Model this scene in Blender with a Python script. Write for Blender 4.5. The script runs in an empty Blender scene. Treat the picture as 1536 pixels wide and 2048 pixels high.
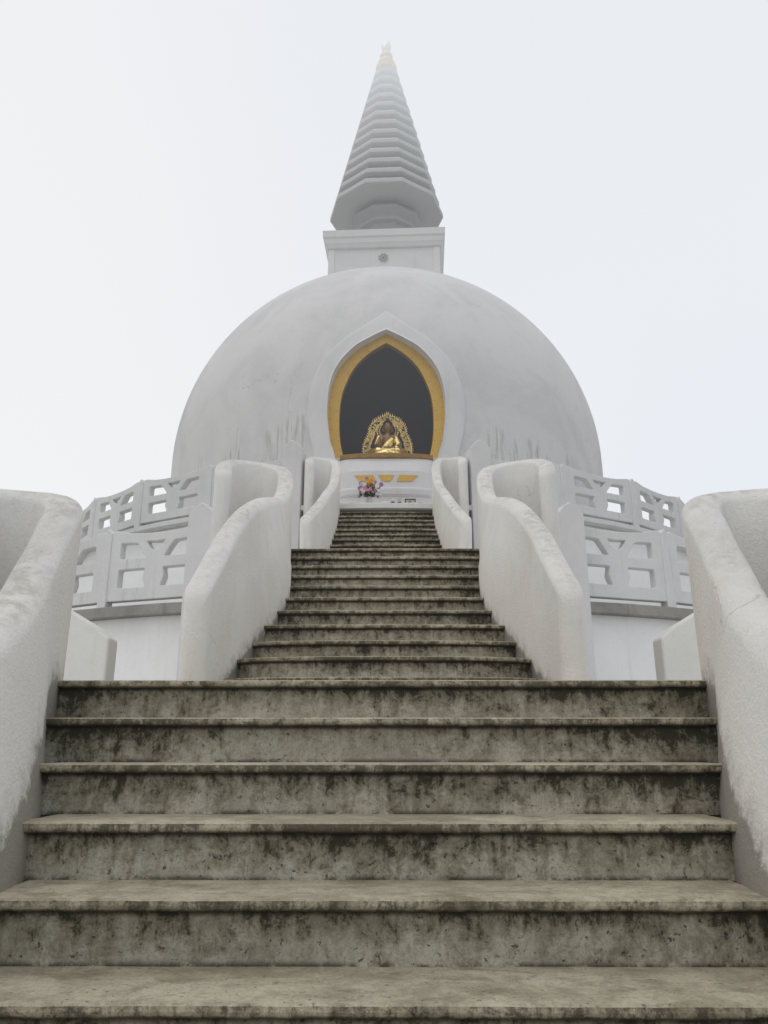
import bpy, bmesh, math, random
import numpy as np
from mathutils import Vector, Matrix, noise as mnoise
random.seed(7)
R = math.radians
SC = bpy.context.scene
COL = SC.collection
AX = 23.8          # distance of the stupa's axis
ST = 0.18          # rise of a step

# ------------------------------------------------------------------ nodes
def N(nt, typ, ins=None, **at):
    n = nt.nodes.new(typ)
    for k, v in at.items(): setattr(n, k, v)
    for k, v in (ins or {}).items():
        if isinstance(v, bpy.types.NodeSocket): nt.links.new(v, n.inputs[k])
        else: n.inputs[k].default_value = v
    return n
def M(nt, op, a, b=0.0, c=0.0, clamp=False):
    return N(nt, 'ShaderNodeMath', {0: a, 1: b, 2: c}, operation=op, use_clamp=clamp).outputs[0]
def mixc(nt, f, a, b):
    return N(nt, 'ShaderNodeMix', {0: f, 6: a, 7: b}, data_type='RGBA').outputs[2]
def sm(nt, v, lo, hi, a=0.0, b=1.0):
    return N(nt, 'ShaderNodeMapRange', {0: v, 1: lo, 2: hi, 3: a, 4: b}, interpolation_type='SMOOTHSTEP').outputs[0]
def noi(nt, vec, sc, det=4.0, ro=0.55, dist=0.0):
    return N(nt, 'ShaderNodeTexNoise', {'Vector': vec, 'Scale': sc, 'Detail': det, 'Roughness': ro, 'Distortion': dist}).outputs[0]
def vscale(nt, v, s):
    return N(nt, 'ShaderNodeVectorMath', {0: v, 1: s}, operation='MULTIPLY').outputs[0]
def amp(nt, v, k): return M(nt, 'MULTIPLY', M(nt, 'SUBTRACT', v, .5), k)
def clampn(nt, v, lo, hi): return M(nt, 'MINIMUM', M(nt, 'MAXIMUM', v, lo), hi)
def c4(c): return (c[0], c[1], c[2], 1.0)

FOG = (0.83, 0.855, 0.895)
def newmat(name):
    m = bpy.data.materials.new(name); m.use_nodes = True
    nt = m.node_tree; nt.nodes.clear()
    g = N(nt, 'ShaderNodeNewGeometry')
    s = N(nt, 'ShaderNodeSeparateXYZ', {0: g.outputs['Position']})
    return m, nt, g.outputs['Position'], g.outputs['Normal'], s.outputs
def finish(nt, col, rough=0.85, metal=0.0, h=None, hs=0.4, hd=0.01, z=None, spec=0.3):
    ins = {'Base Color': col, 'Roughness': rough, 'Metallic': metal, 'Specular IOR Level': spec}
    p = N(nt, 'ShaderNodeBsdfPrincipled', ins)
    if h is not None:
        b = N(nt, 'ShaderNodeBump', {'Height': h, 'Strength': hs, 'Distance': hd})
        nt.links.new(b.outputs[0], p.inputs['Normal'])
    # cloud haze painted in: fog-coloured emission veils each surface more with height
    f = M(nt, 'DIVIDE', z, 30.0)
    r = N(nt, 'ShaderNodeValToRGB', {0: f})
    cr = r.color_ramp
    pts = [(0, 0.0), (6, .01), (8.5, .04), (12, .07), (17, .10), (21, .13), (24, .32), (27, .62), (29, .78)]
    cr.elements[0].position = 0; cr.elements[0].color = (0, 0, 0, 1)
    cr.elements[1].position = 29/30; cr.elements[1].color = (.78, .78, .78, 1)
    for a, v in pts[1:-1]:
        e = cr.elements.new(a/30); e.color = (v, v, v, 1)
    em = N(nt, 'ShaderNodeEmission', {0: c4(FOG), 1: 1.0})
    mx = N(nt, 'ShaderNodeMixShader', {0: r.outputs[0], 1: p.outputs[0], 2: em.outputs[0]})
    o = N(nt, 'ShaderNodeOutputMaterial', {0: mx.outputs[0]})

def plaster(name, base=(.74, .735, .72), dark=(.50, .50, .49), dirt=(.30, .275, .23), blot=.5, streak=.4, cap=0.0,
            crack=0.0, bscale=1.0, hd=.006, domestreak=False, low=0.0, stucco=False):
    m, nt, P, Nn, S = newmat(name)
    n1 = noi(nt, P, .55*bscale, 6, .62, .6)
    n2 = noi(nt, P, 3.2*bscale, 8, .7)
    n3 = noi(nt, P, 38, 4, .65)
    n4 = noi(nt, vscale(nt, P, (7, 7, .45)), 1.0, 6, .65)
    c = mixc(nt, M(nt, 'MULTIPLY', sm(nt, n1, .40, .68), blot), c4(base), c4(dark))
    c = mixc(nt, M(nt, 'MULTIPLY', sm(nt, n2, .50, .72), blot*.6), c, c4(dark))
    c = mixc(nt, M(nt, 'MULTIPLY', sm(nt, n4, .55, .80), streak), c, c4(dirt))
    c = mixc(nt, M(nt, 'MULTIPLY', sm(nt, n3, .45, .75), .12), c, c4(dirt))
    if cap > 0:
        up = sm(nt, N(nt, 'ShaderNodeSeparateXYZ', {0: Nn}).outputs[2], .25, .95)
        nn = sm(nt, noi(nt, P, 14, 10, .70), .38, .64)
        nb = sm(nt, noi(nt, P, 1.7, 3, .6), .36, .62)
        f = M(nt, 'MULTIPLY', M(nt, 'MULTIPLY', up, M(nt, 'ADD', M(nt, 'MULTIPLY', M(nt, 'MULTIPLY', nn, nb), .55), .22)), cap)
        c = mixc(nt, f, c, c4((.36, .335, .29)))
        sp = sm(nt, noi(nt, P, 75, 3, .6), .64, .71)
        c = mixc(nt, M(nt, 'MULTIPLY', M(nt, 'MULTIPLY', sp, M(nt, 'ADD', up, .10)), .5*cap), c, c4((.14, .12, .10)))
    if crack > 0:
        dv = N(nt, 'ShaderNodeVectorMath', {0: P, 1: vscale(nt, N(nt, 'ShaderNodeTexNoise', {'Vector': P, 'Scale': 1.6, 'Detail': 5.0}).outputs[1], (1.6, 1.6, 1.6))}, operation='ADD').outputs[0]
        vo = N(nt, 'ShaderNodeTexVoronoi', {'Vector': dv, 'Scale': .33}, feature='DISTANCE_TO_EDGE').outputs[0]
        ck = M(nt, 'MULTIPLY', M(nt, 'SUBTRACT', 1.0, sm(nt, vo, .0, .0045)), sm(nt, noi(nt, P, .5, 2), .50, .62))
        c = mixc(nt, M(nt, 'MULTIPLY', ck, crack), c, c4((.28, .28, .28)))
    if domestreak:
        # runs of rain dirt low on the dome
        ang = M(nt, 'ARCTAN2', S[0], M(nt, 'SUBTRACT', AX, S[1]))
        lines = sm(nt, noi(nt, N(nt, 'ShaderNodeCombineXYZ', {0: M(nt, 'MULTIPLY', ang, 75.0), 1: 0.0, 2: M(nt, 'MULTIPLY', S[2], .7)}).outputs[0], 1.0, 6, .75), .44, .60)
        wob = amp(nt, noi(nt, N(nt, 'ShaderNodeCombineXYZ', {0: M(nt, 'MULTIPLY', ang, 60.0), 1: 0.0, 2: 0.0}).outputs[0], 1.0, 3, .7), 1.6)
        tot = None
        for a0, zt_, wd in ((-.34, 9.50, .050), (-.425, 9.25, .035), (-.58, 9.45, .018), (-.64, 8.9, .03), (-.80, 9.15, .03), (-.95, 8.9, .03),
                            (.40, 9.30, .045), (.48, 8.9, .02), (.575, 9.15, .035), (.66, 8.8, .02), (.79, 9.0, .04), (.97, 8.9, .03)):
            d = sm(nt, M(nt, 'ABSOLUTE', M(nt, 'SUBTRACT', ang, a0)), wd*1.15, wd*.7)
            q = M(nt, 'MULTIPLY', d, sm(nt, M(nt, 'ADD', S[2], wob), zt_+.05, zt_-.12))
            tot = q if tot is None else M(nt, 'MAXIMUM', tot, q)
        c = mixc(nt, M(nt, 'MULTIPLY', M(nt, 'MULTIPLY', tot, lines), .55), c, c4((.20, .195, .18)))
        c = mixc(nt, M(nt, 'MULTIPLY', tot, .16), c, c4((.80, .79, .78)))
    if low > 0:
        f = M(nt, 'MULTIPLY', sm(nt, noi(nt, vscale(nt, P, (3, 3, 1.2)), 1, 6, .7), .52, .72), low)
        c = mixc(nt, f, c, c4((.62, .52, .40)))
    h = M(nt, 'ADD', M(nt, 'MULTIPLY', n2, .8), M(nt, 'ADD', n3, M(nt, 'MULTIPLY', noi(nt, P, 110, 3, .6), .6)))
    if stucco:
        # splash dirt just above the steps the wall stands on
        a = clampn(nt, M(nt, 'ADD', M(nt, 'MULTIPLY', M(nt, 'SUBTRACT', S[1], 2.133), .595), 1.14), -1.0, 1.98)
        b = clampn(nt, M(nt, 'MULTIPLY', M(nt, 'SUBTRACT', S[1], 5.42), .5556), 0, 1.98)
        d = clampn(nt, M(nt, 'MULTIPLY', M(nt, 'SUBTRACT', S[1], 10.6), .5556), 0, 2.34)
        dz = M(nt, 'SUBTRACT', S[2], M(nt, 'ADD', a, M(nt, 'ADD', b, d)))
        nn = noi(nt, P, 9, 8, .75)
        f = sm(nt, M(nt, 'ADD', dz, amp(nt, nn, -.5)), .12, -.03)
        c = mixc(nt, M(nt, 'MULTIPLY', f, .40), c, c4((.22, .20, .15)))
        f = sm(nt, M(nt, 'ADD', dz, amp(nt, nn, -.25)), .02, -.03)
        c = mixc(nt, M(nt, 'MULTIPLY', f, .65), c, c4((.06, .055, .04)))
        c = mixc(nt, M(nt, 'MULTIPLY', sm(nt, dz, .75, .2), .14), c, c4((.66, .57, .46)))
        h = M(nt, 'ADD', M(nt, 'MULTIPLY', n2, .25), M(nt, 'ADD', M(nt, 'MULTIPLY', n3, .8), M(nt, 'MULTIPLY', noi(nt, P, 85, 4, .65), .9)))
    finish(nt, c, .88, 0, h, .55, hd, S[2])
    return m

def stepmat(name, kind):
    m, nt, P, Nn, S = newmat(name)
    z = M(nt, 'MULTIPLY', M(nt, 'ADD', S[2], .002), 1/ST)
    t = M(nt, 'FRACT', z)
    big = noi(nt, P, 1.1, 4, .6)
    med = noi(nt, P, 6, 10, .74, .3)
    fine = noi(nt, P, 95, 5, .75)
    mott = noi(nt, vscale(nt, P, (14, 14, 13)), 1.0, 12, .80, .35)
    drip = noi(nt, vscale(nt, P, (30, 30, 4.0)), 1.0, 8, .74)
    spots = sm(nt, noi(nt, P, 50, 5, .7), .62, .67)
    blk = c4((.026, .022, .013))
    nz = N(nt, 'ShaderNodeSeparateXYZ', {0: Nn}).outputs[2]
    if kind == 'riser':
        c = mixc(nt, sm(nt, med, .38, .64), c4((.51, .49, .41)), c4((.34, .32, .255)))
        c = mixc(nt, M(nt, 'MULTIPLY', sm(nt, fine, .46, .66), .38), c, c4((.16, .145, .10)))
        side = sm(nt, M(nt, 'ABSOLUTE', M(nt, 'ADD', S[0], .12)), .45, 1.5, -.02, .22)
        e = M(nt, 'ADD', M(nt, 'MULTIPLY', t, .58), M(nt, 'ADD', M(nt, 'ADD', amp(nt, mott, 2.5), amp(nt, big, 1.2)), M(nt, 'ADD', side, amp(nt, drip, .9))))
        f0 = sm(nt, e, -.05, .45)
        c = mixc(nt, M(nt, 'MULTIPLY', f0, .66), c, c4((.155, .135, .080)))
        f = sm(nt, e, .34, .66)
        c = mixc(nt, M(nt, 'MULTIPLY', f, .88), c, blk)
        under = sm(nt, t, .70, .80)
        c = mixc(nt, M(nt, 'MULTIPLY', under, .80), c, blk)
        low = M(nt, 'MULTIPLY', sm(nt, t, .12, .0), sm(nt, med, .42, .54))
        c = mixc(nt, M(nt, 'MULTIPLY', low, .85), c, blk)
        c = mixc(nt, M(nt, 'MULTIPLY', spots, .75), c, blk)
    else:
        c = mixc(nt, sm(nt, med, .38, .64), c4((.54, .485, .365)), c4((.34, .30, .215)))
        c = mixc(nt, M(nt, 'MULTIPLY', sm(nt, fine, .46, .66), .40), c, c4((.16, .14, .10)))
        c = mixc(nt, M(nt, 'MULTIPLY', sm(nt, big, .45, .62), .30), c, c4((.22, .195, .13)))
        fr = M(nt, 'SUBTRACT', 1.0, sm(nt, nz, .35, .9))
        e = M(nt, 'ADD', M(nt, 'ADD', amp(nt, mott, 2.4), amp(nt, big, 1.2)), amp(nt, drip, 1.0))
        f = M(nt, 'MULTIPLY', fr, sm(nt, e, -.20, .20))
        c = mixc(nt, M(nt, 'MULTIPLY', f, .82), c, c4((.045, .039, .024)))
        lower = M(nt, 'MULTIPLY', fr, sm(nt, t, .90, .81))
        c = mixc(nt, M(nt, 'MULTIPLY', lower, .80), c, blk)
        dk = sm(nt, noi(nt, vscale(nt, P, (4, 8, 4)), 1.0, 11, .80, .5), .50, .62)
        c = mixc(nt, M(nt, 'MULTIPLY', dk, .45), c, c4((.12, .10, .062)))
        c = mixc(nt, M(nt, 'MULTIPLY', spots, .55), c, blk)
    h = M(nt, 'ADD', M(nt, 'MULTIPLY', med, 1.3), M(nt, 'ADD', fine, M(nt, 'MULTIPLY', spots, -1.2)))
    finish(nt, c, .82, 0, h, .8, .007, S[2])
    return m

def simple(name, c, rough=.6, metal=0, var=.15, sc=12, hd=.003, c2=None):
    m, nt, P, Nn, S = newmat(name)
    n = noi(nt, P, sc, 5, .6)
    c2 = c2 or tuple(x*.55 for x in c)
    cc = mixc(nt, M(nt, 'MULTIPLY', sm(nt, n, .4, .75), var*3), c4(c), c4(c2))
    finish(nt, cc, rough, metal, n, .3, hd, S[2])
    return m

MT = {}
MT['dome'] = plaster('dome_plaster', (.685, .67, .675), (.55, .54, .55), (.40, .40, .39), .62, .16, crack=.8, domestreak=True, hd=.02, bscale=.9)
MT['band'] = plaster('niche_band_plaster', (.69, .675, .683), (.57, .56, .565), (.42, .42, .41), .5, .25, hd=.01)
MT['white'] = plaster('white_plaster', (.85, .85, .85), (.72, .72, .72), (.44, .43, .40), .40, .25, cap=.25)
MT['parapet'] = plaster('parapet_plaster', (.78, .768, .745), (.65, .63, .61), (.44, .41, .36), .50, .28, cap=1.0, crack=.45, hd=.011, bscale=1.6, low=.28, stucco=True)
MT['baluster'] = plaster('baluster_concrete', (.69, .69, .69), (.55, .55, .55), (.30, .29, .27), .55, .5, cap=.3)
MT['coping'] = plaster('coping_concrete', (.34, .33, .31), (.20, .19, .18), (.07, .065, .06), .8, .85, cap=.6)
MT['floor'] = plaster('terrace_floor_concrete', (.62, .61, .58), (.5, .49, .46), (.3, .28, .25), .6, .2)
MT['cream'] = plaster('cream_plaster', (.76, .755, .72), (.64, .63, .59), (.45, .43, .38), .4, .25, cap=.4)
MT['spire'] = plaster('spire_shaded_plaster', (.38, .38, .39), (.31, .31, .32), (.22, .22, .22), .35, .2)  # shade of undersides and recesses between the rings painted as darker grey
MT['spirelight'] = plaster('spire_lit_edge_plaster', (.54, .54, .545), (.45, .45, .45), (.30, .30, .30), .35, .3)  # paler copy of the spire plaster, painting the ring rims as lit
MT['harmika'] = plaster('harmika_plaster', (.74, .74, .745), (.62, .62, .62), (.4, .4, .4), .35, .25)
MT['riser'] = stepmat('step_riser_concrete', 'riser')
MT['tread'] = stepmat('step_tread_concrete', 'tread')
MT['yellow'] = simple('yellow_metal', (.61, .38, .075), .45, .25, .14, 3, .002, (.48, .28, .045))
MT['bronze'] = simple('bronze_sill', (.30, .17, .045), .5, .4, .2, 9)
MT['gold'] = simple('gilding', (1.0, .76, .34), .32, 1.0, .14, 20, .002, (.62, .40, .14))
MT['goldlight'] = simple('finial_gilding', (.74, .50, .18), .45, .3, .1, 10)
MT['emblem'] = simple('weathered_gilding', (.40, .345, .26), .6, 0, .1, 10)
MT['darkbronze'] = simple('dark_bronze', (.28, .17, .08), .42, .7, .15, 20)
MT['hair'] = simple('dark_hair', (.03, .028, .03), .6)
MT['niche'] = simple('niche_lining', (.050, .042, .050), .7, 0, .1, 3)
MT['black'] = simple('black_iron', (.02, .02, .022), .5)
MT['leaf'] = simple('bouquet_leaves', (.04, .085, .025), .55, 0, .2, 60)
MT['glass'] = simple('vase_ceramic', (.55, .52, .55), .25, 0, .1, 30)
MT['paper'] = simple('picture_paper', (.55, .50, .42), .5, 0, .25, 60)
MT['wax'] = simple('candle_wax', (.75, .70, .60), .4)
for k, c in dict(purple=(.50, .30, .62), pink=(.82, .42, .55), orange=(.85, .40, .12), yellow2=(.80, .62, .12), whitef=(.86, .84, .84), magenta=(.62, .28, .50)).items():
    MT[k] = simple(k + '_petals', c, .6, 0, .12, 80)

# ------------------------------------------------------------------ object helpers
def wloc(o):
    v = Vector((0, 0, 0))
    while o is not None:
        v += o.location; o = o.parent
    return v
def mo(name, verts, faces, mat, parent=None, smooth=False, origin=None):
    """verts in world space; origin of top-level meshes can be given"""
    off = wloc(parent) if parent else Vector((0, 0, 0))
    og = Vector(origin) if origin is not None else Vector((0, 0, 0))
    me = bpy.data.meshes.new(name)
    t = off + og
    me.from_pydata([(v[0]-t.x, v[1]-t.y, v[2]-t.z) for v in verts], [], faces)
    bm = bmesh.new(); bm.from_mesh(me)
    bmesh.ops.recalc_face_normals(bm, faces=bm.faces); bm.to_mesh(me); bm.free()
    if smooth:
        for p in me.polygons: p.use_smooth = True
    me.materials.append(MT[mat] if isinstance(mat, str) else mat)
    o = bpy.data.objects.new(name, me); COL.objects.link(o); o.location = og
    if parent: o.parent = parent
    return o
def tag(o, label=None, cat=None, group=None, kind=None):
    if label: o['label'] = label
    if cat: o['category'] = cat
    if group: o['group'] = group
    if kind: o['kind'] = kind
    return o
def empty(name, loc, label, cat, group=None):
    o = bpy.data.objects.new(name, None); COL.objects.link(o); o.location = loc
    o.empty_display_size = .2
    return tag(o, label, cat, group)
class G:
    def __init__(s): s.v = []; s.f = []
    def add(s, v, f):
        n = len(s.v); s.v += [tuple(p) for p in v]; s.f += [tuple(i+n for i in q) for q in f]; return s
    def box(s, x0, x1, y0, y1, z0, z1):
        v = [(x, y, z) for z in (z0, z1) for y in (y0, y1) for x in (x0, x1)]
        return s.add(v, [(0, 2, 3, 1), (4, 5, 7, 6), (0, 1, 5, 4), (2, 6, 7, 3), (0, 4, 6, 2), (1, 3, 7, 5)])
    def rings(s, rs, closed_ring=True, cap0=True, cap1=True):
        n = len(rs[0]); v = [p for r in rs for p in r]; f = []
        for i in range(len(rs)-1):
            for j in range(n if closed_ring else n-1):
                k = (j+1) % n
                f.append((i*n+j, i*n+k, (i+1)*n+k, (i+1)*n+j))
        if cap0: f.append(tuple(range(n-1, -1, -1)))
        if cap1: f.append(tuple((len(rs)-1)*n+j for j in range(n)))
        return s.add(v, f)
    def lathe(s, prof, cx, cy, n=64, ph=0.0, rot=0.0, cap=True):
        rs = [[(cx+r*math.sin(2*math.pi*(j+ph)/n+rot), cy-r*math.cos(2*math.pi*(j+ph)/n+rot), z) for j in range(n)] for r, z in prof]
        return s.rings(rs, True, cap, cap)
    def tube(s, pts, rad, n=6):
        P = [Vector(p) for p in pts]; rs = []
        for i, p in enumerate(P):
            d = (P[min(i+1, len(P)-1)]-P[max(i-1, 0)]).normalized()
            a = d.orthogonal().normalized() if i == 0 else (a - d*a.dot(d)).normalized()
            b = d.cross(a)
            r = rad[i] if isinstance(rad, (list, tuple)) else rad
            rs.append([p+(a*math.cos(2*math.pi*j/n)+b*math.sin(2*math.pi*j/n))*r for j in range(n)])
        return s.rings(rs)
    def ball(s, c, r, n=10, m=6):
        if not isinstance(r, (tuple, list)): r = (r, r, r)
        rs = []
        for i in range(m+1):
            t = math.pi*(.02+.96*i/m)
            rs.append([(c[0]+r[0]*math.sin(t)*math.cos(2*math.pi*j/n), c[1]+r[1]*math.sin(t)*math.sin(2*math.pi*j/n), c[2]+r[2]*math.cos(t)) for j in range(n)])
        return s.rings(rs)
    def out(s, name, mat, parent=None, smooth=False, origin=None): return mo(name, s.v, s.f, mat, parent, smooth, origin)
def bevel(o, w=.01, seg=2):
    b = o.modifiers.new('edge', 'BEVEL'); b.width = w; b.segments = seg; b.limit_method = 'ANGLE'; b.angle_limit = R(32)
    return o
def evalmesh(o):
    dg = bpy.context.evaluated_depsgraph_get(); dg.update()
    return bpy.data.meshes.new_from_object(o.evaluated_get(dg))
def plate_mesh(loops, th, bev=0.0):
    """flat plate in the XZ plane, thickness along Y, holes are inner loops"""
    cu = bpy.data.curves.new('plate', 'CURVE'); cu.dimensions = '2D'; cu.fill_mode = 'BOTH'
    cu.extrude = th/2; cu.bevel_depth = bev; cu.bevel_resolution = 1
    for lp in loops:
        sp = cu.splines.new('POLY'); sp.points.add(len(lp)-1)
        for i, (x, z) in enumerate(lp): sp.points[i].co = (x, z, 0, 1)
        sp.use_cyclic_u = True
    o = bpy.data.objects.new('plate', cu); COL.objects.link(o)
    me = evalmesh(o); bpy.data.objects.remove(o)
    for v in me.vertices: v.co = Vector((v.co.x, -v.co.z, v.co.y))
    return me
def cat(pts, n):
    """Catmull-Rom through tuples"""
    P = [np.array(p, float) for p in pts]; P = [2*P[0]-P[1]]+P+[2*P[-1]-P[-2]]
    out = []
    for i in range(1, len(P)-2):
        for k in range(n):
            t = k/n; a, b, c, d = P[i-1], P[i], P[i+1], P[i+2]
            out.append(.5*((2*b)+(-a+c)*t+(2*a-5*b+4*c-d)*t*t+(-a+3*b-3*c+d)*t**3))
    out.append(P[-2]); return out

# ------------------------------------------------------------------ ground
tag(G().box(-600, 600, -600, 600, -.3, 0).out('ground', plaster('ground_grass', (.07, .10, .035), (.11, .11, .05), (.10, .08, .05), .8, .1, hd=.03)), kind='structure')

# ------------------------------------------------------------------ stairs
NT = .034     # thickness of a nosing
def bowf(u): return .34*u**2+.66*u**10
def tread_geo(y0, yb, z, hw, bow, seed):
    n = 130; rs = []
    for i in range(n+1):
        x = -hw*math.cos(math.pi*i/n) if bow > .1 else -hw+2*hw*i/n
        u = abs(x)/hw
        j = .006*mnoise.noise(Vector((x*3, seed*7.3, 0)))+.005*mnoise.noise(Vector((x*17, seed*3.1, 4)))+.003*mnoise.noise(Vector((x*45, seed*3.1, 4)))
        jz = .004*mnoise.noise(Vector((x*5, seed*2.7, 9)))+.004*mnoise.noise(Vector((x*28, seed*2.7, 9)))
        yf = y0+bow*bowf(u)+j
        rs.append([(x, yb, z-NT), (x, yf+.008, z-NT+jz), (x, yf+.001, z-NT+.006+jz), (x, yf-.001, z-.018), (x, yf+.001, z-.006), (x, yf+.008, z-.001), (x, yf+.05, z), (x, yb, z)])
    return G().rings(rs)
def riser_geo(y0, yb, z, hw, bow, seed, down=.30):
    n = 90; rs = []
    for i in range(n+1):
        x = -hw*math.cos(math.pi*i/n) if bow > .1 else -hw+2*hw*i/n
        u = abs(x)/hw
        yf = y0+.036+bow*bowf(u)+.004*mnoise.noise(Vector((x*3, seed, 2)))
        rs.append([(x, yb-.01, z-down), (x, yf, z-down), (x, yf, z-.02), (x, yb-.01, z-.02)])
    return G().rings(rs)
def flight(label, steps, first_loc):
    t = empty('stair_flight', first_loc, label, 'stairs')
    for i, (y0, yb, z, hw, bow) in enumerate(steps):
        s = riser_geo(y0, yb, z, hw-.006, bow, z*10).out('step', 'riser', t, False)
        tr = tread_geo(y0, yb-.004, z, hw, bow, z*10+3).out('tread', 'tread', s, False)
    return t
s1 = []
for k in range(-5, 6):
    y = 2.133+.3024*k
    hw = float(np.interp(y, [0, 1.5, 2.13, 2.43, 2.74, 3.04, 3.34, 3.65], [1.16, 1.16, 1.14, 1.15, 1.20, 1.30, 1.42, 1.56]))
    s1.append((y, y+.3024+.08 if k < 5 else 5.75, 1.08+.18*k, hw, .0))
flight('nearest and widest flight of dirty concrete steps, filling the foreground', s1, (0, .6, 0))
s2 = []
for n in range(0, 11):
    y = 5.62+.324*n
    hw = float(np.interp(n, [0, 1, 2, 3, 4, 5, 6, 8, 10], [1.25, 1.22, 1.15, 1.12, 1.06, 1.03, 1.05, 1.12, 1.2]))
    bow = [.38, .34, .18, .08, .04][n] if n < 5 else .02
    yy = y-(.14 if n < 2 else 0)
    s2.append((yy, y+.324+.45 if n < 10 else 11.0, 2.16+.18*n, hw, bow))
flight('middle flight of dark stained steps with rounded lowest steps between the curved walls', s2, (0, 5.62, 1.98))
s3 = []
for m in range(0, 13):
    y = 10.8+.324*m
    s3.append((y, y+.324+.12 if m < 12 else 16.6, 4.14+.18*m, .98, .02))
flight('uppermost narrow flight of steps leading to the golden niche', s3, (0, 10.8, 3.96))

# ------------------------------------------------------------------ parapets
def parapet(path, side, zbase, th, label, seed):
    pts = cat(path, 14); rs = []
    n = len(pts)
    cum = [0]
    for i in range(1, n): cum.append(cum[-1]+math.hypot(pts[i][0]-pts[i-1][0], pts[i][1]-pts[i-1][1]))
    for i, p in enumerate(pts):
        a = pts[max(i-1, 0)]; b = pts[min(i+1, n-1)]
        d = Vector((b[0]-a[0], b[1]-a[1])); d.normalize()
        nr = Vector((d.y, -d.x))
        x, y, zt, lean = p
        rr = []
        e = min(1, min(cum[i], cum[-1]-cum[i])/(th*.6))
        rd = math.sqrt(max(0, 1-(1-e)**2))
        half = th/2*(.20+.80*rd); dz = -.09*(1-rd)
        hs = [0, .25, .5, .7, .85, .94]
        CR = th*.48
        H = zt-CR+min(0, dz)-zbase
        def pt(u, z, l):
            k = .006*mnoise.noise(Vector((x*1.1+seed, y*1.1, z*1.1)))+.0012*mnoise.noise(Vector((x*9, y*9+seed, z*9)))
            q = Vector((x, y))+nr*(u*(1+k*3)+l)
            return (q.x*side, q.y, z+k)
        L = lambda z: lean*min(1, max(0, (zt-z)/.70))**1.1
        zz = [zbase+H*h for h in hs]
        for z in zz: rr.append(pt(half, z, L(z)))
        for q in range(0, 17):
            an = math.pi*q/16
            cu = math.cos(an); su = math.sin(an)
            u = half*math.copysign(abs(cu)**.9, cu)*1.03; z = zt-CR+dz+CR*abs(su)**.95
            rr.append(pt(u, z, L(z)))
        for z in reversed(zz): rr.append(pt(-half, z, L(z)*.3))
        rs.append(rr)
    g = G().rings(rs)
    o = g.out('stair_parapet', 'parapet', None, True, (side*path[0][0], path[0][1], zbase))
    return tag(o, label, 'wall')
low = [(-1.33, .15, .76, .15), (-1.33, .9, 1.06, .17), (-1.34, 1.6, 1.45, .19), (-1.37, 2.2, 1.80, .19), (-1.41, 2.65, 2.03, .17), (-1.475, 3.0, 2.21, .13), (-1.54, 3.24, 2.36, .09),
       (-1.59, 3.45, 2.54, .04), (-1.605, 3.63, 2.77, 0.01), (-1.65, 3.81, 2.92, 0), (-1.755, 3.95, 2.99, 0), (-1.90, 3.98, 3.01, 0), (-2.03, 3.90, 3.00, 0), (-2.10, 3.74, 2.96, 0), (-2.11, 3.55, 2.88, 0), (-2.07, 3.32, 2.78, 0), (-2.02, 3.1, 2.66, 0)]
mid = [(-1.295, 5.20, 2.74, .0), (-1.29, 5.38, 2.87, .0), (-1.28, 5.62, 3.07, .0), (-1.26, 6.0, 3.40, .03), (-1.235, 6.5, 3.73, .07), (-1.21, 7.0, 3.97, .15), (-1.195, 7.5, 4.15, .16), (-1.185, 7.95, 4.30, .10),
       (-1.18, 8.35, 4.50, .03), (-1.185, 8.66, 4.79, 0), (-1.25, 8.92, 5.00, 0), (-1.40, 9.11, 5.11, 0), (-1.60, 9.16, 5.16, 0), (-1.79, 9.06, 5.15, 0), (-1.89, 8.86, 5.09, 0), (-1.91, 8.62, 4.98, 0), (-1.87, 8.36, 4.84, 0), (-1.80, 8.1, 4.68, 0)]
upp = [(-1.20, 10.85, 4.95, .05), (-1.14, 11.3, 5.2, .06), (-1.07, 12.0, 5.60, .07), (-1.04, 12.8, 6.02, .05), (-1.01, 13.5, 6.38, .03), (-1.00, 14.05, 6.70, 0), (-1.00, 14.48, 7.14, 0), (-1.08, 14.80, 7.40, 0), (-1.24, 14.97, 7.47, 0), (-1.42, 14.90, 7.46, 0), (-1.52, 14.70, 7.40, 0), (-1.54, 14.45, 7.28, 0), (-1.48, 14.25, 7.16, 0)]
parapet(low, 1, -.05, .185, 'big rough white scrolled wall beside the nearest steps at the left edge', 1)
parapet(low, -1, -.05, .185, 'big rough white scrolled wall beside the nearest steps at the right edge', 9)
parapet(mid, 1, 1.9, .185, 'curved white wall left of the middle flight of steps', 3)
parapet(mid, -1, 1.9, .185, 'curved white wall right of the middle flight of steps', 5)
parapet(upp, 1, 3.9, .18, 'small curved white wall left of the uppermost steps, below the golden frame', 12)
parapet(upp, -1, 3.9, .18, 'small curved white wall right of the uppermost steps, below the golden frame', 17)

# ------------------------------------------------------------------ terraces
t1 = empty('terrace', (0, AX, 0), 'lowest round terrace carrying the middle flight of steps', 'terrace')
G().lathe([(19.7, 0), (19.7, 1.79)], 0, AX, 96).out('terrace_wall', 'white', t1)
G().lathe([(19.85, 1.8), (19.85, 1.96)], 0, AX, 96).out('coping', 'coping', t1)
G().lathe([(19.6, 1.95), (19.6, 1.964)], 0, AX, 96).out('paving', 'floor', t1)
G().box(-2.95, 2.95, 3.76, 8.2, .0, 1.970).out('landing_block', 'floor', t1)
t2 = empty('terrace', (0, AX, 1.96), 'middle round terrace with white wall and dark stained coping under the lower balustrade', 'terrace')
G().lathe([(11.9, 1.9), (11.9, 3.76)], 0, AX, 80).out('terrace_wall', 'white', t2)
bevel(G().lathe([(12.08, 3.765), (12.08, 3.94)], 0, AX, 80).out('coping', 'coping', t2))
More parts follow.
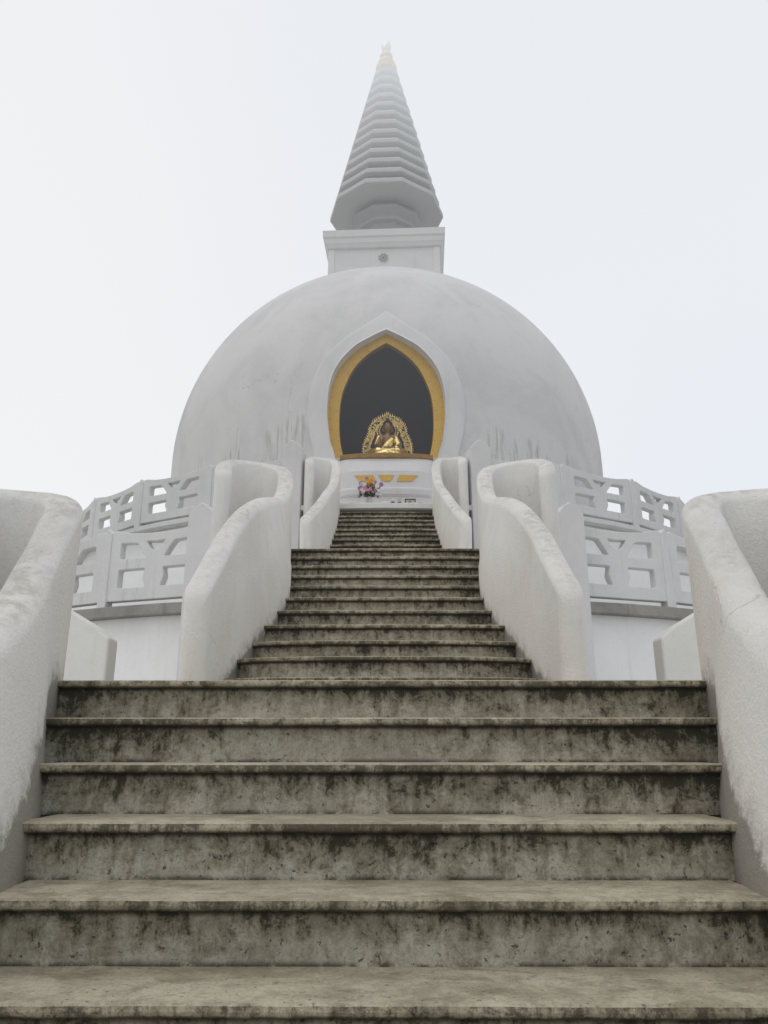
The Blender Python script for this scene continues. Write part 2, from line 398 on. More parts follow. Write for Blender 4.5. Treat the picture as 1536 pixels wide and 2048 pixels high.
G().lathe([(11.8, 3.93), (11.8, 3.945)], 0, AX, 80).out('paving', 'floor', t2)
G().box(-2.12, 2.12, 9.2, 12.6, 1.9, 3.949).out('landing_block', 'white', t2)
t3 = empty('terrace', (0, AX, 3.94), 'upper round terrace at the foot of the dome under the upper balustrade', 'terrace')
G().lathe([(9.32, 3.9), (9.32, 6.16)], 0, AX, 72).out('terrace_wall', 'white', t3)
bevel(G().lathe([(9.54, 6.165), (9.54, 6.27)], 0, AX, 72).out('coping', 'baluster', t3))
G().lathe([(9.3, 6.26), (9.3, 6.275)], 0, AX, 72).out('paving', 'floor', t3)
G().box(-1.70, 1.70, 14.72, 17, 3.9, 6.288).out('landing_block', 'white', t3)

# piers beside the stairs
def pier(x, y, w, d, z0, z1, rz, pk, label):
    g = G()
    hw = w/2
    rs = []
    for yy in (-d/2, d/2):
        rs.append([(-hw, yy, z0), (hw, yy, z0), (hw, yy, z1-pk), (hw*.45, yy, z1-pk*.3), (0, yy, z1), (-hw*.45, yy, z1-pk*.3), (-hw, yy, z1-pk)])
    g.rings(rs)
    c, s = math.cos(rz), math.sin(rz)
    g.v = [(x+p[0]*c-p[1]*s, y+p[0]*s+p[1]*c, p[2]) for p in g.v]
    o = g.out('pier', 'band', None, False, (x, y, z0)); bevel(o, .02)
    tag(o, label, 'pillar')
for s, nm in ((-1, 'left'), (1, 'right')):
    pier(s*2.92, 12.02, .46, .4, 1.9, 5.50, s*R(14), .20, 'pointed white pier ending the lower balustrade, %s of the stairs' % nm)
    pier(s*1.86, 14.6, .42, .4, 3.9, 7.66, s*R(10), .18, 'pointed white pier ending the upper balustrade, %s of the stairs' % nm)

# wedge walls on the lowest terrace
for s, nm in ((-1, 'left'), (1, 'right')):
    pr = [(2.50, 1.9), (4.4, 1.9), (4.4, 3.25), (3.4, 3.15), (2.95, 2.93), (2.62, 2.74), (2.50, 2.64)]
    g = G().rings([[(s*x, yy, z) for x, z in pr] for yy in (7.0, 7.25)])
    o = g.out('low_wall', 'cream', None, False, (s*2.5, 7.0, 1.9)); bevel(o, .02)
    tag(o, 'low pale wall with sloping top behind the big %s stair wall' % nm, 'wall')

# ------------------------------------------------------------------ balustrades
def soften(p, r=.045):
    out = []
    n = len(p)
    for i in range(n):
        a, b, c = Vector(p[i-1]), Vector(p[i]), Vector(p[(i+1) % n])
        d1 = (a-b); d2 = (c-b); k = min(r, d1.length*.4, d2.length*.4)
        p1 = b+d1.normalized()*k; p2 = b+d2.normalized()*k
        for t in (0, .33, .67, 1): out.append(tuple(p1*(1-t)**2+b*2*t*(1-t)+p2*t*t))
    return out
def panel_mesh(w, h):
    a = w/2; k = a/.875; q = h/1.15
    out = [(-a, .10*q), (a, .10*q), (a, 1.20*q)]
    top = [(.86, 1.20), (.80, 1.235), (.70, 1.215), (.5, 1.17), (.25, 1.15), (0, 1.145)]
    out += [(x*k, z*q) for x, z in top[1:]] + [(-x*k, z*q) for x, z in reversed(top[1:-1])] + [(-a, 1.20*q)]
    def hole(p, s): return soften([(s*x*k, z*q) for x, z in p])
    tp = [(.15, .75), (.68, .75), (.68, 1.04), (.34, 1.02), (.25, .90)]
    bt = [(.12, .28), (.68, .28), (.68, .60), (.15, .60), (.19, .44)]
    fan = [(-.20, 1.04), (0, 1.025), (.20, 1.04), (.12, .91), (.04, .86), (-.04, .86), (-.12, .91)]
    loops = [out, hole(tp, 1), hole(tp, -1), hole(bt, 1), hole(bt, -1), hole(fan, 1)]
    me = plate_mesh(loops, .12, .014)
    me.materials.append(MT['baluster']); me.name = 'panel'
    return me
def post_mesh(h, w=.18, d=.18):
    hw = w/2; rs = []
    for yy in (-d/2, d/2):
        rs.append([(-hw, yy, -.02), (hw, yy, -.02), (hw*.92, yy, h-.09), (0, yy, h), (-hw*.92, yy, h-.09)])
    o = G().rings(rs).out('post', 'baluster'); bevel(o, .012); me = evalmesh(o)
    bpy.data.objects.remove(o); me.name = 'post'
    return me
def balustrade(r, angs, z, h, label):
    for s, nm in ((-1, 'left'), (1, 'right')):
        a0 = R(angs[0])
        t = empty('balustrade', (s*r*math.sin(a0), AX-r*math.cos(a0), z), label % nm, 'balustrade')
        d = R(angs[1]-angs[0]); w = 2*r*math.sin(d/2)
        pm = panel_mesh(w-.11, h); qm = post_mesh(h*1.12)
        base = wloc(t)
        for i, a in enumerate(angs):
            a = R(a)
            if i > 0:
                o = bpy.data.objects.new('post', qm); COL.objects.link(o); o.parent = t
                o.location = Vector((s*r*math.sin(a), AX-r*math.cos(a), z))-base; o.rotation_euler.z = s*a
            if i < len(angs)-1:
                am = a+d/2; rm = r*math.cos(d/2)
                o = bpy.data.objects.new('panel', pm); COL.objects.link(o); o.parent = t
                o.location = Vector((s*rm*math.sin(am), AX-rm*math.cos(am), z))-base; o.rotation_euler.z = s*am
balustrade(11.97, [14.1+9.2*i for i in range(8)], 3.94, 1.22, 'lower pierced grey balustrade on the middle terrace, %s of the stairs')
balustrade(9.43, [11.0+11.8*i for i in range(8)], 6.27, .99, 'upper pierced grey balustrade round the foot of the dome, %s of the stairs')

# ------------------------------------------------------------------ stupa
stupa = empty('stupa', (0, AX, 6.27), 'white domed stupa with golden niche and tapering ringed spire fading into cloud', 'temple')
RD = 6.8; ZC = 9.97
prof = [(RD, 6.2), (RD, 7.4), (RD, 8.6), (RD, ZC)]
for i in range(1, 40):
    a = math.pi/2*i/40; prof.append((RD*math.cos(a), ZC+RD*math.sin(a)))
dome = G().lathe(prof, 0, AX, 160).out('dome', 'dome', stupa, True)
def arch(pts, n=6):
    """pts: right-hand (w,z) from bottom to peak -> closed loop"""
    c = [tuple(p) for p in cat(pts, n)]
    return [(x, z) for x, z in c] + [(-x, z) for x, z in reversed(c[:-1])]
A_out = [(1.22, 8.31), (1.34, 8.72), (1.41, 9.2), (1.435, 9.6), (1.39, 10.2), (1.21, 10.76), (.83, 11.26), (.44, 11.54), (.15, 11.72), (0, 11.80)]
A_in = [(1.03, 8.36), (1.125, 8.8), (1.165, 9.3), (1.145, 9.85), (1.05, 10.3), (.81, 10.84), (.48, 11.22), (.17, 11.45), (0, 11.55)]
cutloop = arch([(w*1.0, z) for w, z in A_out])
cg = G().rings([[(x, yy, z) for x, z in cutloop] for yy in (15.5, 19.6)])
cut = cg.out('cutter', 'niche')
b = dome.modifiers.new('b', 'BOOLEAN'); b.object = cut; b.operation = 'DIFFERENCE'; b.solver = 'EXACT'
me = evalmesh(dome); dome.modifiers.clear(); dome.data = me
me.materials.clear(); me.materials.append(MT['dome'])
for p in me.polygons: p.material_index = 0; p.use_smooth = True
bpy.data.objects.remove(cut)
bm = bmesh.new(); bm.from_mesh(me)
for e in bm.edges:
    if len(e.link_faces) == 2 and e.calc_face_angle(0) > R(30): e.smooth = False
bm.to_mesh(me); bm.free()
def dome_y(x, z, off=0.0):
    r = RD+off
    rr = r if z <= ZC else math.sqrt(max(.01, r*r-(z-ZC)**2))
    return AX-math.sqrt(max(.01, rr*rr-x*x))
A_band = [(1.62, 6.3), (1.60, 7.4), (1.70, 8.3), (1.86, 9.0), (1.93, 9.6), (1.85, 10.3), (1.58, 10.98), (1.08, 11.58), (.58, 11.98), (.22, 12.30), (0, 12.52)]
def dense(p, n):
    c = cat(p, 12); d = [0]
    for i in range(1, len(c)): d.append(d[-1]+float(np.linalg.norm(c[i]-c[i-1])))
    tt = np.linspace(0, d[-1], n)
    return [(float(np.interp(t, d, [q[0] for q in c])), float(np.interp(t, d, [q[1] for q in c]))) for t in tt]
bo = dense(A_band, 56); bi = dense([(1.16, 6.3), (1.16, 7.4)]+A_out, 56)
g = G()
for side in (1, -1):
    rows = []
    for (xo, zo), (xi, zi) in zip(bo, bi):
        row = [(side*xo, dome_y(xo, zo, -.03), zo)]
        for k in range(0, 9):
            t = k/8; x = xo+(xi-xo)*t; z = zo+(zi-zo)*t
            row.append((side*x, dome_y(x, z, .030 if k == 0 else (.040 if k < 7 else (.04 if k == 7 else .075))), z))
        row.append((side*(xi-.004), 17.46, zi-.004))
        rows.append(row)
    g.rings(rows, False, False, False)
band = g.out('niche_surround', 'band', stupa, False)
lo = arch([(w*1.003, z) for w, z in A_out]); li = arch(A_in)
fm = plate_mesh([lo, li], .05, .006); fm.name = 'golden_frame'
for v in fm.vertices: v.co = Vector((v.co.x, v.co.y+17.42-AX, v.co.z-6.27))
fm.materials.append(MT['yellow'])
frame = bpy.data.objects.new('golden_frame', fm); COL.objects.link(frame); frame.parent = stupa
rme = bpy.data.meshes.new('rivet'); gg = G().ball((0, 0, 0), (.012, .010, .012), 8, 4); rme.from_pydata(gg.v, [], gg.f); rme.materials.append(MT['bronze'])
dO = dense(A_out, 15); dI = dense(A_in, 15)
fl = wloc(frame)
for (xo, zo), (xi, zi) in list(zip(dO, dI))[:-1]:
    for t in (.18, .84):
        for s in (1, -1):
            o = bpy.data.objects.new('rivet', rme); COL.objects.link(o); o.parent = frame
            o.location = Vector((s*(xo+(xi-xo)*t), 17.388, zo+(zi-zo)*t))-fl
lp = arch(A_in)
G().rings([[(x*f, yy, (z-9.6)*f+9.6) for x, z in lp] for f, yy in ((1.0, 17.40), (.985, 17.39), (.985, 17.55), (1.0, 17.55))], True, False, False).out('frame_rim', 'bronze', frame)
lp = [(x*.985, (z-9.6)*.985+9.6) for x, z in arch(A_out)]
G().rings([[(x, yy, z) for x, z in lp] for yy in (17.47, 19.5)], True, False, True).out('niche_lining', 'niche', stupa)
nx = 24; rs = []
for i in range(nx+1):
    u = -1+2*i/nx; x = u*1.10; yf = 17.0-.16*(1-abs(u)**2.5)-.02
    rs.append([(x, 17.5, 8.20), (x, yf+.05, 8.20), (x, yf, 8.225), (x, yf-.005, 8.31), (x, yf+.02, 8.335), (x, 17.5, 8.34)])
G().rings(rs).out('sill', 'bronze', stupa)
def ped_y(x, o=0.0): 
    u = min(.999, abs(x)/1.16); return 17.12-(.34+o)*math.sqrt(1-u**3.0)
pr = [(6.25, .06), (6.55, .06), (6.58, -.04), (7.25, -.08), (7.30, .0), (7.40, .03), (7.44, .03), (7.46, .0), (7.86, .02), (7.92, .0), (8.21, -.10)]
rows = []
for z, o in pr:
    rows.append([(x, ped_y(x, o), z) for x in np.linspace(-1.12, 1.12, 49)])
ped = G().rings(rows, False, False, False).out('pedestal', 'band', stupa, False)
def inlay(poly):
    (a, b, c, d) = poly
    z0, z1 = 7.60, 7.75; n = 10; rs = []
    for i in range(n+1):
        t = i/n
        rs.append([(a+(b-a)*t, ped_y(a+(b-a)*t, .025)-.008, z0), (d+(c-d)*t, ped_y(d+(c-d)*t, .03)-.008, z1), (d+(c-d)*t, ped_y(d+(c-d)*t)+.02, z1), (a+(b-a)*t, ped_y(a+(b-a)*t)+.02, z0)])
    return G().rings(rs)
for q in ((-.58, -.24, -.30, -.74), (-.09, .09, .18, -.18), (.24, .58, .74, .30)): inlay(q).out('golden_inlay', 'yellow', ped)

# harmika
hr = R(-2.6)
def rotz(pts, a=hr):
    c, s = math.cos(a), math.sin(a)
    return [(p[0]*c-(p[1]-AX)*s, AX+p[0]*s+(p[1]-AX)*c, p[2]) for p in pts]
def sq(prof):
    g = G(); g.rings([[(-r, AX-r, z), (r, AX-r, z), (r, AX+r, z), (-r, AX+r, z)] for r, z in prof]); g.v = rotz(g.v); return g
harm = sq([(1.76, 15.8), (1.82, 17.82)]).out('harmika', 'harmika', stupa)
bevel(sq([(1.90, 17.70), (1.94, 17.80), (1.97, 17.86), (1.99, 18.02), (2.03, 18.06), (2.05, 18.30)]).out('cornice', 'harmika', harm), .01)
for x0, x1, ya, yb_ in ((-1.86, -1.66, -1.86, -1.6), (1.66, 1.86, -1.86, -1.6), (-1.86, -1.66, 1.6, 1.86), (1.66, 1.86, 1.6, 1.86)):
    g = G().box(x0, x1, AX+ya, AX+yb_, 15.8, 17.69); g.v = rotz(g.v); bevel(g.out('corner_pilaster', 'harmika', harm), .01)
wg = G(); wc = (-.02, AX-1.84, 17.33)
def wp(r, a): return (wc[0]+r*math.cos(a), wc[1], wc[2]+r*math.sin(a))
wg.tube([wp(.125, 2*math.pi*i/24) for i in range(25)], .015, 6)
wg.ball(wc, (.028, .03, .028))
for i in range(8):
    a = 2*math.pi*i/8+math.pi/8
    wg.tube([wp(.02, a), wp(.165, a)], .009, 5); wg.ball(wp(.17, a), .016, 6, 4)
wg.v = rotz(wg.v); wg.out('wheel_emblem', 'emblem', harm, True)
# spire
O8 = dict(n=10, ph=.5, rot=hr)
neck = G().lathe([(1.15, 18.3), (1.15, 18.42), (.95, 18.5), (.90, 19.2), (1.0, 19.4), (1.14, 19.44), (1.14, 19.58), (1.22, 19.66), (1.34, 19.80), (1.34, 19.90), (1.1, 19.95), (1.1, 20.30)], 0, AX, **O8).out('spire_neck', 'spire', stupa)
nr_ = 13; z0, z1 = 20.22, 27.15; r0, r1 = 2.08, .40
core = []
for i in range(nr_+1):
    t = i/nr_; core.append(((r0+(r1-r0)*t)*.90-.02, z0+.03+(z1-z0)*t))
spire = G().lathe(core, 0, AX, **O8).out('spire', 'spire', stupa)
for i in range(nr_):
    t = i/nr_; r = r0+(r1-r0)*t; z = z0+(z1-z0)*t; h = .20*(1-.25*t)
    bevel(G().lathe([(r*.98, z), (r, z+.04), (r*.995, z+h), (r*.94, z+h+.10)], 0, AX, **O8).out('spire_ring', 'spirelight', spire), .02, 3)
# finial
fin = G().lathe([(.30, 27.12), (.40, 27.16), (.42, 27.28), (.36, 27.34), (.30, 27.42), (.33, 27.5), (.33, 27.56), (.22, 27.66), (.20, 27.78), (.25, 27.84), (.25, 27.92), (.16, 27.98), (.14, 28.1), (.17, 28.2), (.13, 28.3), (.05, 28.38)], 0, AX, 20).out('finial', 'goldlight', stupa, False)
g = G()
for s in (-1, 1):
    g.tube([(s*.02, AX, 28.26), (s*.13, AX, 28.34), (s*.16, AX, 28.44), (s*.13, AX, 28.54)], [.07, .06, .04, .006], 6)
g.tube([(0, AX, 28.2), (.02, AX, 28.42), (.10, AX, 28.58), (.11, AX, 28.76)], [.11, .10, .055, .006], 6)
g.out('flame_tip', 'goldlight', fin, True)
for i in range(10):
    g = G(); a = 2*math.pi*i/10
    x, y = .41*math.sin(a), AX-.41*math.cos(a)
    g.tube([(x, y, 27.2), (x*1.04, AX+(y-AX)*1.04, 27.0), (x*1.04, AX+(y-AX)*1.04, 26.9)], [.012, .012, .045], 6)
    g.out('hanging_bell', 'goldlight', fin, True)

# ------------------------------------------------------------------ statue
SB = Vector((0.03, 17.75, 8.28))
zt = .33
hz = .95
BX, BS = .96, 1.20
def bp(p): return Vector((p[0]*BX, p[1]*BX, zt+(p[2]-zt)*BS))+SB
bud = empty('seated_statue', SB, 'gilded seated statue with dark face and pierced flame halo in the golden niche', 'statue')
def remeshed(name, chains, mat, parent, vox=.011, extra=None):
    g = G()
    for pts, rad in chains:
        for i in range(len(pts)-1):
            a, b = Vector(pts[i]), Vector(pts[i+1]); ra, rb = rad[i], rad[i+1]
            n = max(2, int((a-b).length/(min(ra, rb)*.35))+1)
            for k in range(n+1):
                t = k/n; g.ball(bp(a.lerp(b, t)), (ra+(rb-ra)*t)*BX, 14, 9)
    for c, r in (extra or []): g.ball(bp(c), (r[0]*BX, r[1]*BX, r[2]*BS), 18, 12)
    o = g.out(name, mat, parent)
    m = o.modifiers.new('r', 'REMESH'); m.mode = 'VOXEL'; m.voxel_size = vox
    s = o.modifiers.new('s', 'SMOOTH'); s.iterations = 2; s.factor = .5
    me = evalmesh(o); o.modifiers.clear(); o.data = me
    me.materials.clear(); me.materials.append(MT[mat])
    for p in me.polygons: p.material_index = 0; p.use_smooth = True
    return o
g = G().lathe([(.44, .0), (.46, .05), (.42, .09), (.36, .12), (.36, .17), (.40, .20), (.45, .24), (.45, .30), (.40, .33)], SB.x, SB.y, 32)
g.v = [(x, y, z+SB.z if z < 3 else z) for x, y, z in g.v]
throne = g.out('lotus_throne', 'gold', bud, True)
for row, (rr, zz, up) in enumerate(((.44, .19, 1), (.45, .14, -1))):
    for i in range(18):
        a = 2*math.pi*(i+.5*row)/18
        c = Vector((SB.x+rr*math.sin(a), SB.y-rr*math.cos(a), SB.z+zz))
        o_ = Vector((math.sin(a), -math.cos(a), 0))
        G().tube([c-o_*.04, c+Vector((0, 0, up*.04))+o_*.02, c+Vector((0, 0, up*.10))+o_*.035], [.035, .05, .008], 6).out('petal', 'gold', throne, True)
body = remeshed('body', [
    ([(0, .04, zt+.10), (0, .05, zt+.25), (0, .03, zt+.38), (0, .0, hz-.12)], [.15, .14, .13, .06]),
    ([(-.20, .03, zt+.40), (0, .03, zt+.41), (.20, .03, zt+.40)], [.075, .10, .075]),
    ([(-.21, .03, zt+.40), (-.27, -.02, zt+.22), (-.20, -.15, zt+.17), (-.15, -.21, zt+.25)], [.075, .06, .045, .03]),
    ([(.21, .03, zt+.40), (.28, -.02, zt+.20), (.16, -.18, zt+.12), (.05, -.22, zt+.12)], [.075, .06, .045, .03]),
    ([(-.15, -.22, zt+.26), (-.15, -.23, zt+.31)], [.035, .036]),
    ([(-.175, -.235, zt+.32), (-.178, -.245, zt+.39)], [.012, .009]), ([(-.158, -.24, zt+.33), (-.159, -.25, zt+.41)], [.012, .009]),
    ([(-.140, -.24, zt+.33), (-.138, -.25, zt+.405)], [.012, .009]), ([(-.122, -.235, zt+.31), (-.115, -.245, zt+.375)], [.011, .009]),
    ([(-.19, -.235, zt+.28), (-.205, -.26, zt+.33)], [.013, .010]),
    ([(.05, -.23, zt+.11), (-.01, -.24, zt+.11)], [.035, .035]),
    ([(-.02, -.25, zt+.135), (-.10, -.26, zt+.13)], [.012, .009]), ([(-.02, -.255, zt+.115), (-.105, -.265, zt+.11)], [.012, .009]),
    ([(-.02, -.255, zt+.095), (-.10, -.265, zt+.09)], [.012, .009]), ([(-.01, -.25, zt+.08), (-.08, -.26, zt+.075)], [.011, .009]),
    ([(.03, -.25, zt+.14), (-.01, -.265, zt+.17)], [.013, .010]),
    ([(.10, -.22, zt+.05), (.20, -.24, zt+.08)], [.035, .03]), ([(-.10, -.24, zt+.04), (-.20, -.24, zt+.06)], [.035, .03]),
    ([(0, -.118, hz+.01), (0, -.140, hz-.025)], [.010, .016]),
    ([(-.03, -.122, hz-.062), (.03, -.122, hz-.062)], [.009, .009]),
    ([(-.06, -.108, hz+.028), (-.02, -.124, hz+.03)], [.010, .008]), ([(.06, -.108, hz+.028), (.02, -.124, hz+.03)], [.010, .008]),
    ([(-.118, .0, hz+.02), (-.122, -.005, hz-.08)], [.016, .016]), ([(.118, .0, hz+.02), (.122, -.005, hz-.08)], [.016, .016]),
], 'darkbronze', bud, .0095, [((0, 0, hz), (.112, .125, .145)), ((0, -.02, hz-.07), (.08, .09, .07))])
hair = remeshed('hair', [([(0, .02, hz+.16), (0, .02, hz+.20)], [.06, .045])], 'hair', bud, .012, [((0, .03, hz+.06), (.122, .13, .12))])
g = G()
for i in range(90):
    a = i*2.39996; t = i/90; ph = .15+1.25*t
    c = Vector((.122*math.sin(ph)*math.sin(a), .03-.13*math.sin(ph)*math.cos(a), hz+.06+.12*math.cos(ph)))
    if c.y < -.05 and c.z < hz+.075: continue
    g.ball(bp(c), .016, 6, 4)
g.out('curls', 'hair', hair, True)
ch = [
    ([(-.43, -.05, zt+.06), (-.25, -.20, zt+.06), (.0, -.25, zt+.035), (.25, -.20, zt+.06), (.43, -.05, zt+.06)], [.075, .085, .06, .085, .075]),
    ([(-.40, -.03, zt+.08), (-.15, .06, zt+.10), (.15, .06, zt+.10), (.40, -.03, zt+.08)], [.085, .12, .12, .085]),
    ([(.17, .03, zt+.42), (.10, -.08, zt+.33), (-.03, -.10, zt+.20), (-.12, -.08, zt+.14)], [.08, .07, .07, .07]),
    ([(.20, .03, zt+.40), (.29, -.01, zt+.22), (.22, -.12, zt+.13)], [.088, .085, .08]),
    ([(.29, -.02, zt+.2), (.33, -.08, zt+.08)], [.07, .06]),
    ([(-.22, .04, zt+.41), (-.285, .01, zt+.26)], [.082, .066]),
    ([(0, .07, zt+.1), (0, .09, zt+.40)], [.15, .12]),
]
for k in range(6):
    ch.append(([(.22-.02*k, -.02-.01*k, zt+.44-.05*k), (.06-.02*k, -.15, zt+.32-.045*k), (-.10, -.155, zt+.20-.03*k)], [.012, .016, .010]))
    ch.append(([(-.38+.05*k, -.12-.02*k, zt+.10), (-.18+.03*k, -.285, zt+.07-.01*k), (.0, -.305, zt+.03-.004*k)], [.010, .014, .008]))
    ch.append(([(.38-.05*k, -.12-.02*k, zt+.10), (.18-.03*k, -.285, zt+.07-.01*k), (.0, -.305, zt+.03-.004*k)], [.010, .014, .008]))
remeshed('robe', ch, 'gold', bud, .0105)
# halo
hz2 = zt+(hz-zt)*BS
hl = [(.42, .12), (.56, .27), (.63, .46), (.63, .66), (.585, .84), (.53, .96), (.49, 1.06), (.475, 1.18), (.42, 1.31), (.32, 1.43), (.19, 1.51), (.08, 1.56), (0, 1.62)]
def loop(sc, cz=.72):
    pts = dense([(w, z) for w, z in hl], 60); pts = pts+[(-x, z) for x, z in reversed(pts[:-1])]
    return [Vector((x*sc, .24, (z-cz)*sc+cz))+SB for x, z in pts]
g = G()
g.tube(loop(.95), .011, 6); g.tube(loop(.70), .012, 6)
g.tube([Vector((.27*math.cos(a), .22, hz2+.02+.28*math.sin(a)))+SB for a in np.linspace(0, 2*math.pi, 33)], .014, 6)
g.tube([Vector((.20*math.cos(a), .22, hz2+.02+.22*math.sin(a)))+SB for a in np.linspace(0, 2*math.pi, 33)], .010, 6)
for i in range(28):
    a = 2*math.pi*i/28
    g.tube([Vector((.20*math.cos(a), .22, hz2+.02+.22*math.sin(a)))+SB, Vector((.27*math.cos(a+.1), .22, hz2+.02+.28*math.sin(a+.1)))+SB], .008, 4)
halo = g.out('halo', 'gold', bud, True)
g = G(); L0 = loop(.97)
rng = random.Random(3)
cc = Vector((0, .24, .72))+SB
for i in range(2, len(L0)-2, 2):
    p = L0[i]; t = (L0[i+1]-L0[i-1]).normalized(); o_ = (p-cc).normalized()
    L = .03+.025*rng.random()
    up = Vector((0, 0, 1))
    g.tube([p-o_*.04, p+o_*L*.3, p+o_*L*.6+up*L*.35, p+o_*L*.65+up*L*.9], [.012, .015, .009, .002], 5)
for j in range(620):
    i = rng.randrange(2, len(L0)-2); k = rng.uniform(.70, .98)
    p = L0[i]; q = Vector((SB.x+(p.x-SB.x)*k, p.y-rng.uniform(0, .02), cc.z+(p.z-cc.z)*k)); rr = rng.uniform(.014, .028); b0 = rng.uniform(0, 6.3); sg = rng.choice([-1, 1])
    g.tube([q+Vector((math.cos(b0+sg*b), 0, math.sin(b0+sg*b)))*rr*(1-.09*jj) for jj, b in enumerate(np.linspace(0, 5.0, 8))], .0075, 4)
g.out('flame_border', 'gold', halo, True)

# ------------------------------------------------------------------ offerings
Y0 = 15.55
rs = []
for i in range(41):
    u = -1+2*i/40; x = u*.78+.01; e = .10*abs(u)**5; w = .24*math.sqrt(max(.03, 1-abs(u)**4))
    zb = 6.50+e+.06*abs(u)**2.5; zt_ = 6.60+e
    rs.append([(x, Y0+w, zb), (x, Y0-w*.8, zb), (x, Y0-w-.02, zt_-.02), (x, Y0-w-.02, zt_), (x, Y0-w+.02, zt_), (x, Y0-w+.03, zt_-.02), (x, Y0+w, zt_-.02)])
sh = empty('offering_shelf', (0, Y0, 6.288), 'white boat-shaped stone shelf at the top of the steps', 'shelf')
G().rings(rs).out('shelf_top', 'white', sh)
bevel(G().box(-.5, .5, Y0-.12, Y0+.2, 6.28, 6.52).out('foot', 'white', sh), .02)
bq = empty('flower_bouquet', (-.36, Y0-.02, 6.59), 'purple, pink, orange and white flower bouquet on the white shelf', 'flowers')
bx, by = -.36, Y0-.02
g = G().lathe([(.07, 6.585), (.085, 6.65), (.075, 6.72), (.05, 6.77), (.065, 6.80)], bx, by, 20); g.out('vase', 'glass', bq, True)
rng = random.Random(11); heads = []
cols = ['purple', 'pink', 'purple', 'pink', 'orange', 'magenta', 'whitef', 'purple', 'yellow2', 'whitef']
lg = G(); stg = G()
for i in range(42):
    a = rng.uniform(0, 2*math.pi); rr = .26*math.sqrt(rng.random()); hz_ = 6.83+.40*rng.random()*(1-.35*rr/.26)
    p = Vector((bx+rr*math.cos(a), by+rr*.7*math.sin(a)-.05, hz_))
    heads.append(p)
    stg.tube([(bx, by, 6.76), ((bx+p.x)/2, (by+p.y)/2, 6.86), p], .005, 4)
def leafquad(g, p, d, L, W):
    d = d.normalized(); s = d.cross(Vector((rng.uniform(-1, 1), rng.uniform(-1, 1), .6))).normalized()
    n = d.cross(s)*.15*L
    g.add([p, p+d*L*.5+s*W+n, p+d*L, p+d*L*.5-s*W+n], [(0, 1, 2, 3)])
for i in range(170):
    a = rng.uniform(0, 2*math.pi); e = rng.uniform(-.5, 1.2)
    d = Vector((math.cos(a)*math.cos(e), math.sin(a)*math.cos(e), math.sin(e)))
    p = Vector((bx, by-.01, 6.88))+Vector((d.x*.20*rng.random(), d.y*.12*rng.random(), d.z*.14*rng.random()))
    leafquad(lg, p, d, rng.uniform(.06, .11), rng.uniform(.010, .02))
lg.out('leaves', 'leaf', bq); stg.out('stems', 'leaf', bq, True)
for i, p in enumerate(heads):
    g = G(); r = rng.uniform(.038, .058); c = cols[i % len(cols)]
    if p.x > bx+.12 and p.z < 7.02: c = 'whitef'
    if abs(p.x-bx) < .12 and p.z > 7.05: c = rng.choice(['orange', 'yellow2', 'purple'])
    for k in range(3):
        for j in range(9):
            a = 2*math.pi*(j+k*.4)/9; e = -.3+.55*k
            d = Vector((math.cos(a)*math.cos(e), -.55-.35*k*.5, math.sin(a)*math.cos(e))).normalized()
            s = d.cross(Vector((0, 1, 0))).normalized()*r*.32
            q = p+Vector((0, -.006*k, 0)); g.add([q, q+d*r*.6+s, q+d*r, q+d*r*.6-s], [(0, 1, 2, 3)])
    g.ball(p, r*.38, 6, 4)
    g.out('flower', c, bq)
def thing(name, g, mat, label, cate, org, smooth=True):
    return tag(g.out(name, mat, None, smooth, org), label, cate)
zt2 = 6.585
thing('offering_bowl', G().lathe([(.04, zt2), (.05, zt2+.01), (.09, zt2+.05), (.10, zt2+.075), (.085, zt2+.07), (.04, zt2+.02)], -.02, Y0-.08, 20), 'whitef', 'small white offering bowl just right of the flowers', 'bowl', (-.02, Y0-.08, zt2))
cd = empty('candle_lantern', (.14, Y0-.06, zt2), 'small dark candle holder between the white bowl and the picture frame', 'candle holder')
G().lathe([(.055, zt2), (.06, zt2+.015), (.03, zt2+.03), (.025, zt2+.07), (.045, zt2+.09)], .14, Y0-.06, 14).out('holder', 'black', cd, True)
G().lathe([(.022, zt2+.09), (.022, zt2+.16), (.008, zt2+.17)], .14, Y0-.06, 12).out('candle', 'wax', cd, True)
cd = empty('incense_pot', (.28, Y0-.10, zt2), 'tiny black incense pot with sticks beside the picture frame', 'incense pot')
G().lathe([(.035, zt2), (.055, zt2+.03), (.055, zt2+.06), (.045, zt2+.075)], .28, Y0-.10, 14).out('pot', 'black', cd, True)
g = G()
for i in range(5): g.tube([(.28+.01*(i-2), Y0-.10, zt2+.06), (.28+.02*(i-2), Y0-.10, zt2+.17)], .003, 4)
g.out('sticks', 'bronze', cd)
pf = empty('picture_frame', (.50, Y0-.08, zt2), 'small framed picture leaning at the right end of the shelf', 'picture frame')
g = G()
X0, X1, Z0, Z1 = .39, .62, zt2, zt2+.16
for a in ((X0, X0+.02, Z0, Z1), (X1-.02, X1, Z0, Z1), (X0+.021, X1-.021, Z0, Z0+.02), (X0+.021, X1-.021, Z1-.02, Z1)): g.box(a[0], a[1], Y0-.09, Y0-.07, a[2], a[3])
g.out('frame', 'black', pf)
G().box(X0+.015, X1-.015, Y0-.082, Y0-.072, Z0+.015, Z1-.015).out('picture', 'paper', pf)
G().ball((.50, Y0-.085, Z0+.075), (.035, .004, .045), 12, 8).out('oval_portrait', 'bronze', pf)
thing('small_stone', G().ball((.70, Y0-.04, zt2+.05), (.05, .04, .035), 10, 6), 'coping', 'small grey stone at the right tip of the shelf', 'stone', (.70, Y0-.04, zt2))

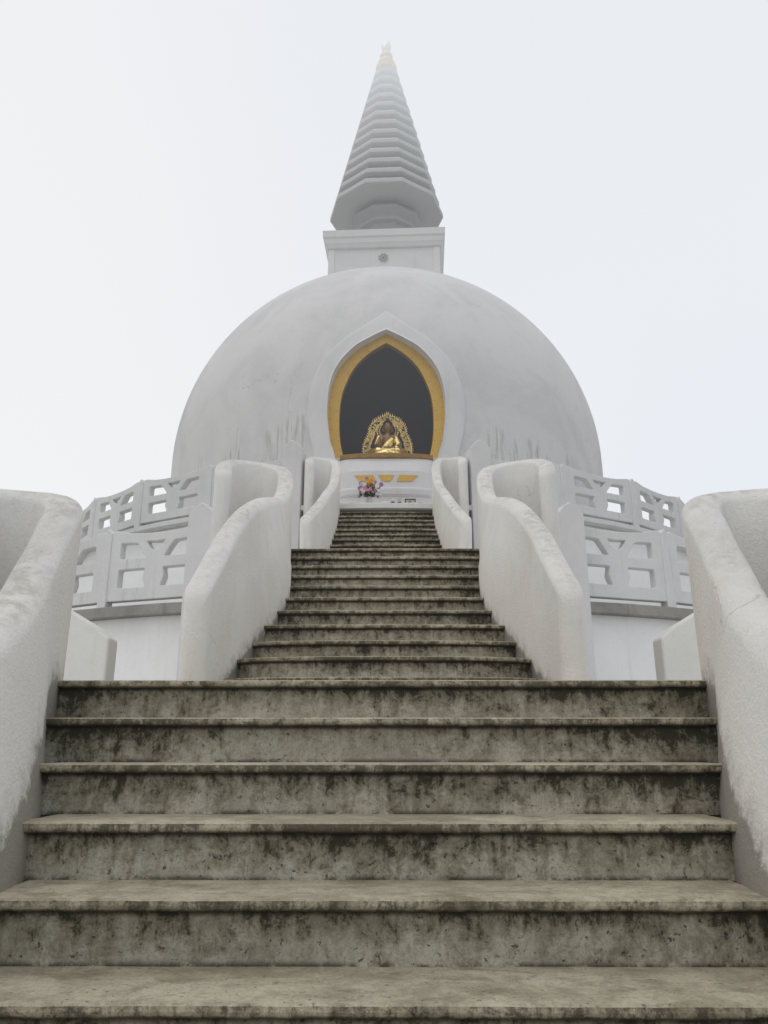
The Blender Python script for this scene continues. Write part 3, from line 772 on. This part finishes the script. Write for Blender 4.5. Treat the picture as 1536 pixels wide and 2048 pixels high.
# ------------------------------------------------------------------ world, sun, camera
w = bpy.data.worlds.new('World'); SC.world = w; w.use_nodes = True
nt = w.node_tree; nt.nodes.clear()
tc = N(nt, 'ShaderNodeTexCoord'); v = tc.outputs['Generated']
sky = N(nt, 'ShaderNodeTexSky', sky_type='NISHITA', sun_disc=False, sun_elevation=R(55), sun_rotation=R(200))
z = N(nt, 'ShaderNodeSeparateXYZ', {0: v}).outputs
n1 = noi(nt, v, 1.6, 4, .5)
cl = mixc(nt, sm(nt, z[2], .15, .85), c4((.91, .915, .92)), c4((.85, .872, .91)))
cl = mixc(nt, M(nt, 'MULTIPLY', sm(nt, n1, .40, .65), .5), cl, c4((.85, .875, .92)))
cl = mixc(nt, M(nt, 'MULTIPLY', sm(nt, z[0], .05, -.45), .55), cl, c4((.945, .945, .945)))
cl = mixc(nt, M(nt, 'MULTIPLY', M(nt, 'MULTIPLY', sm(nt, z[0], .10, .45), sm(nt, z[2], .60, .30)), .6), cl, c4((.82, .865, .94)))
b1 = N(nt, 'ShaderNodeBackground', {0: cl, 1: 1.0})
b2 = N(nt, 'ShaderNodeBackground', {0: sky.outputs[0], 1: .08})
mx = N(nt, 'ShaderNodeMixShader', {0: .04, 1: b1.outputs[0], 2: b2.outputs[0]})
N(nt, 'ShaderNodeOutputWorld', {0: mx.outputs[0]})
sd = bpy.data.lights.new('sun', 'SUN'); sd.energy = .5; sd.angle = R(30); sd.color = (1, .97, .93)
so = bpy.data.objects.new('sun', sd); COL.objects.link(so)
dirv = Vector((-.35, -.30, 1.0)).normalized()
so.rotation_euler = dirv.to_track_quat('Z', 'Y').to_euler(); so.location = (-5, -5, 30)
cam = bpy.data.cameras.new('camera'); co = bpy.data.objects.new('camera', cam); COL.objects.link(co)
cam.sensor_fit = 'VERTICAL'; cam.sensor_height = 24; cam.lens = 24*1540/2048; cam.clip_end = 3000; cam.clip_start = .05
co.location = (.03, 0, 1.667); co.rotation_euler = (R(107.2), 0, R(.29))
SC.camera = co
SC.view_settings.view_transform = 'Standard'; SC.view_settings.look = 'None'; SC.view_settings.exposure = 0
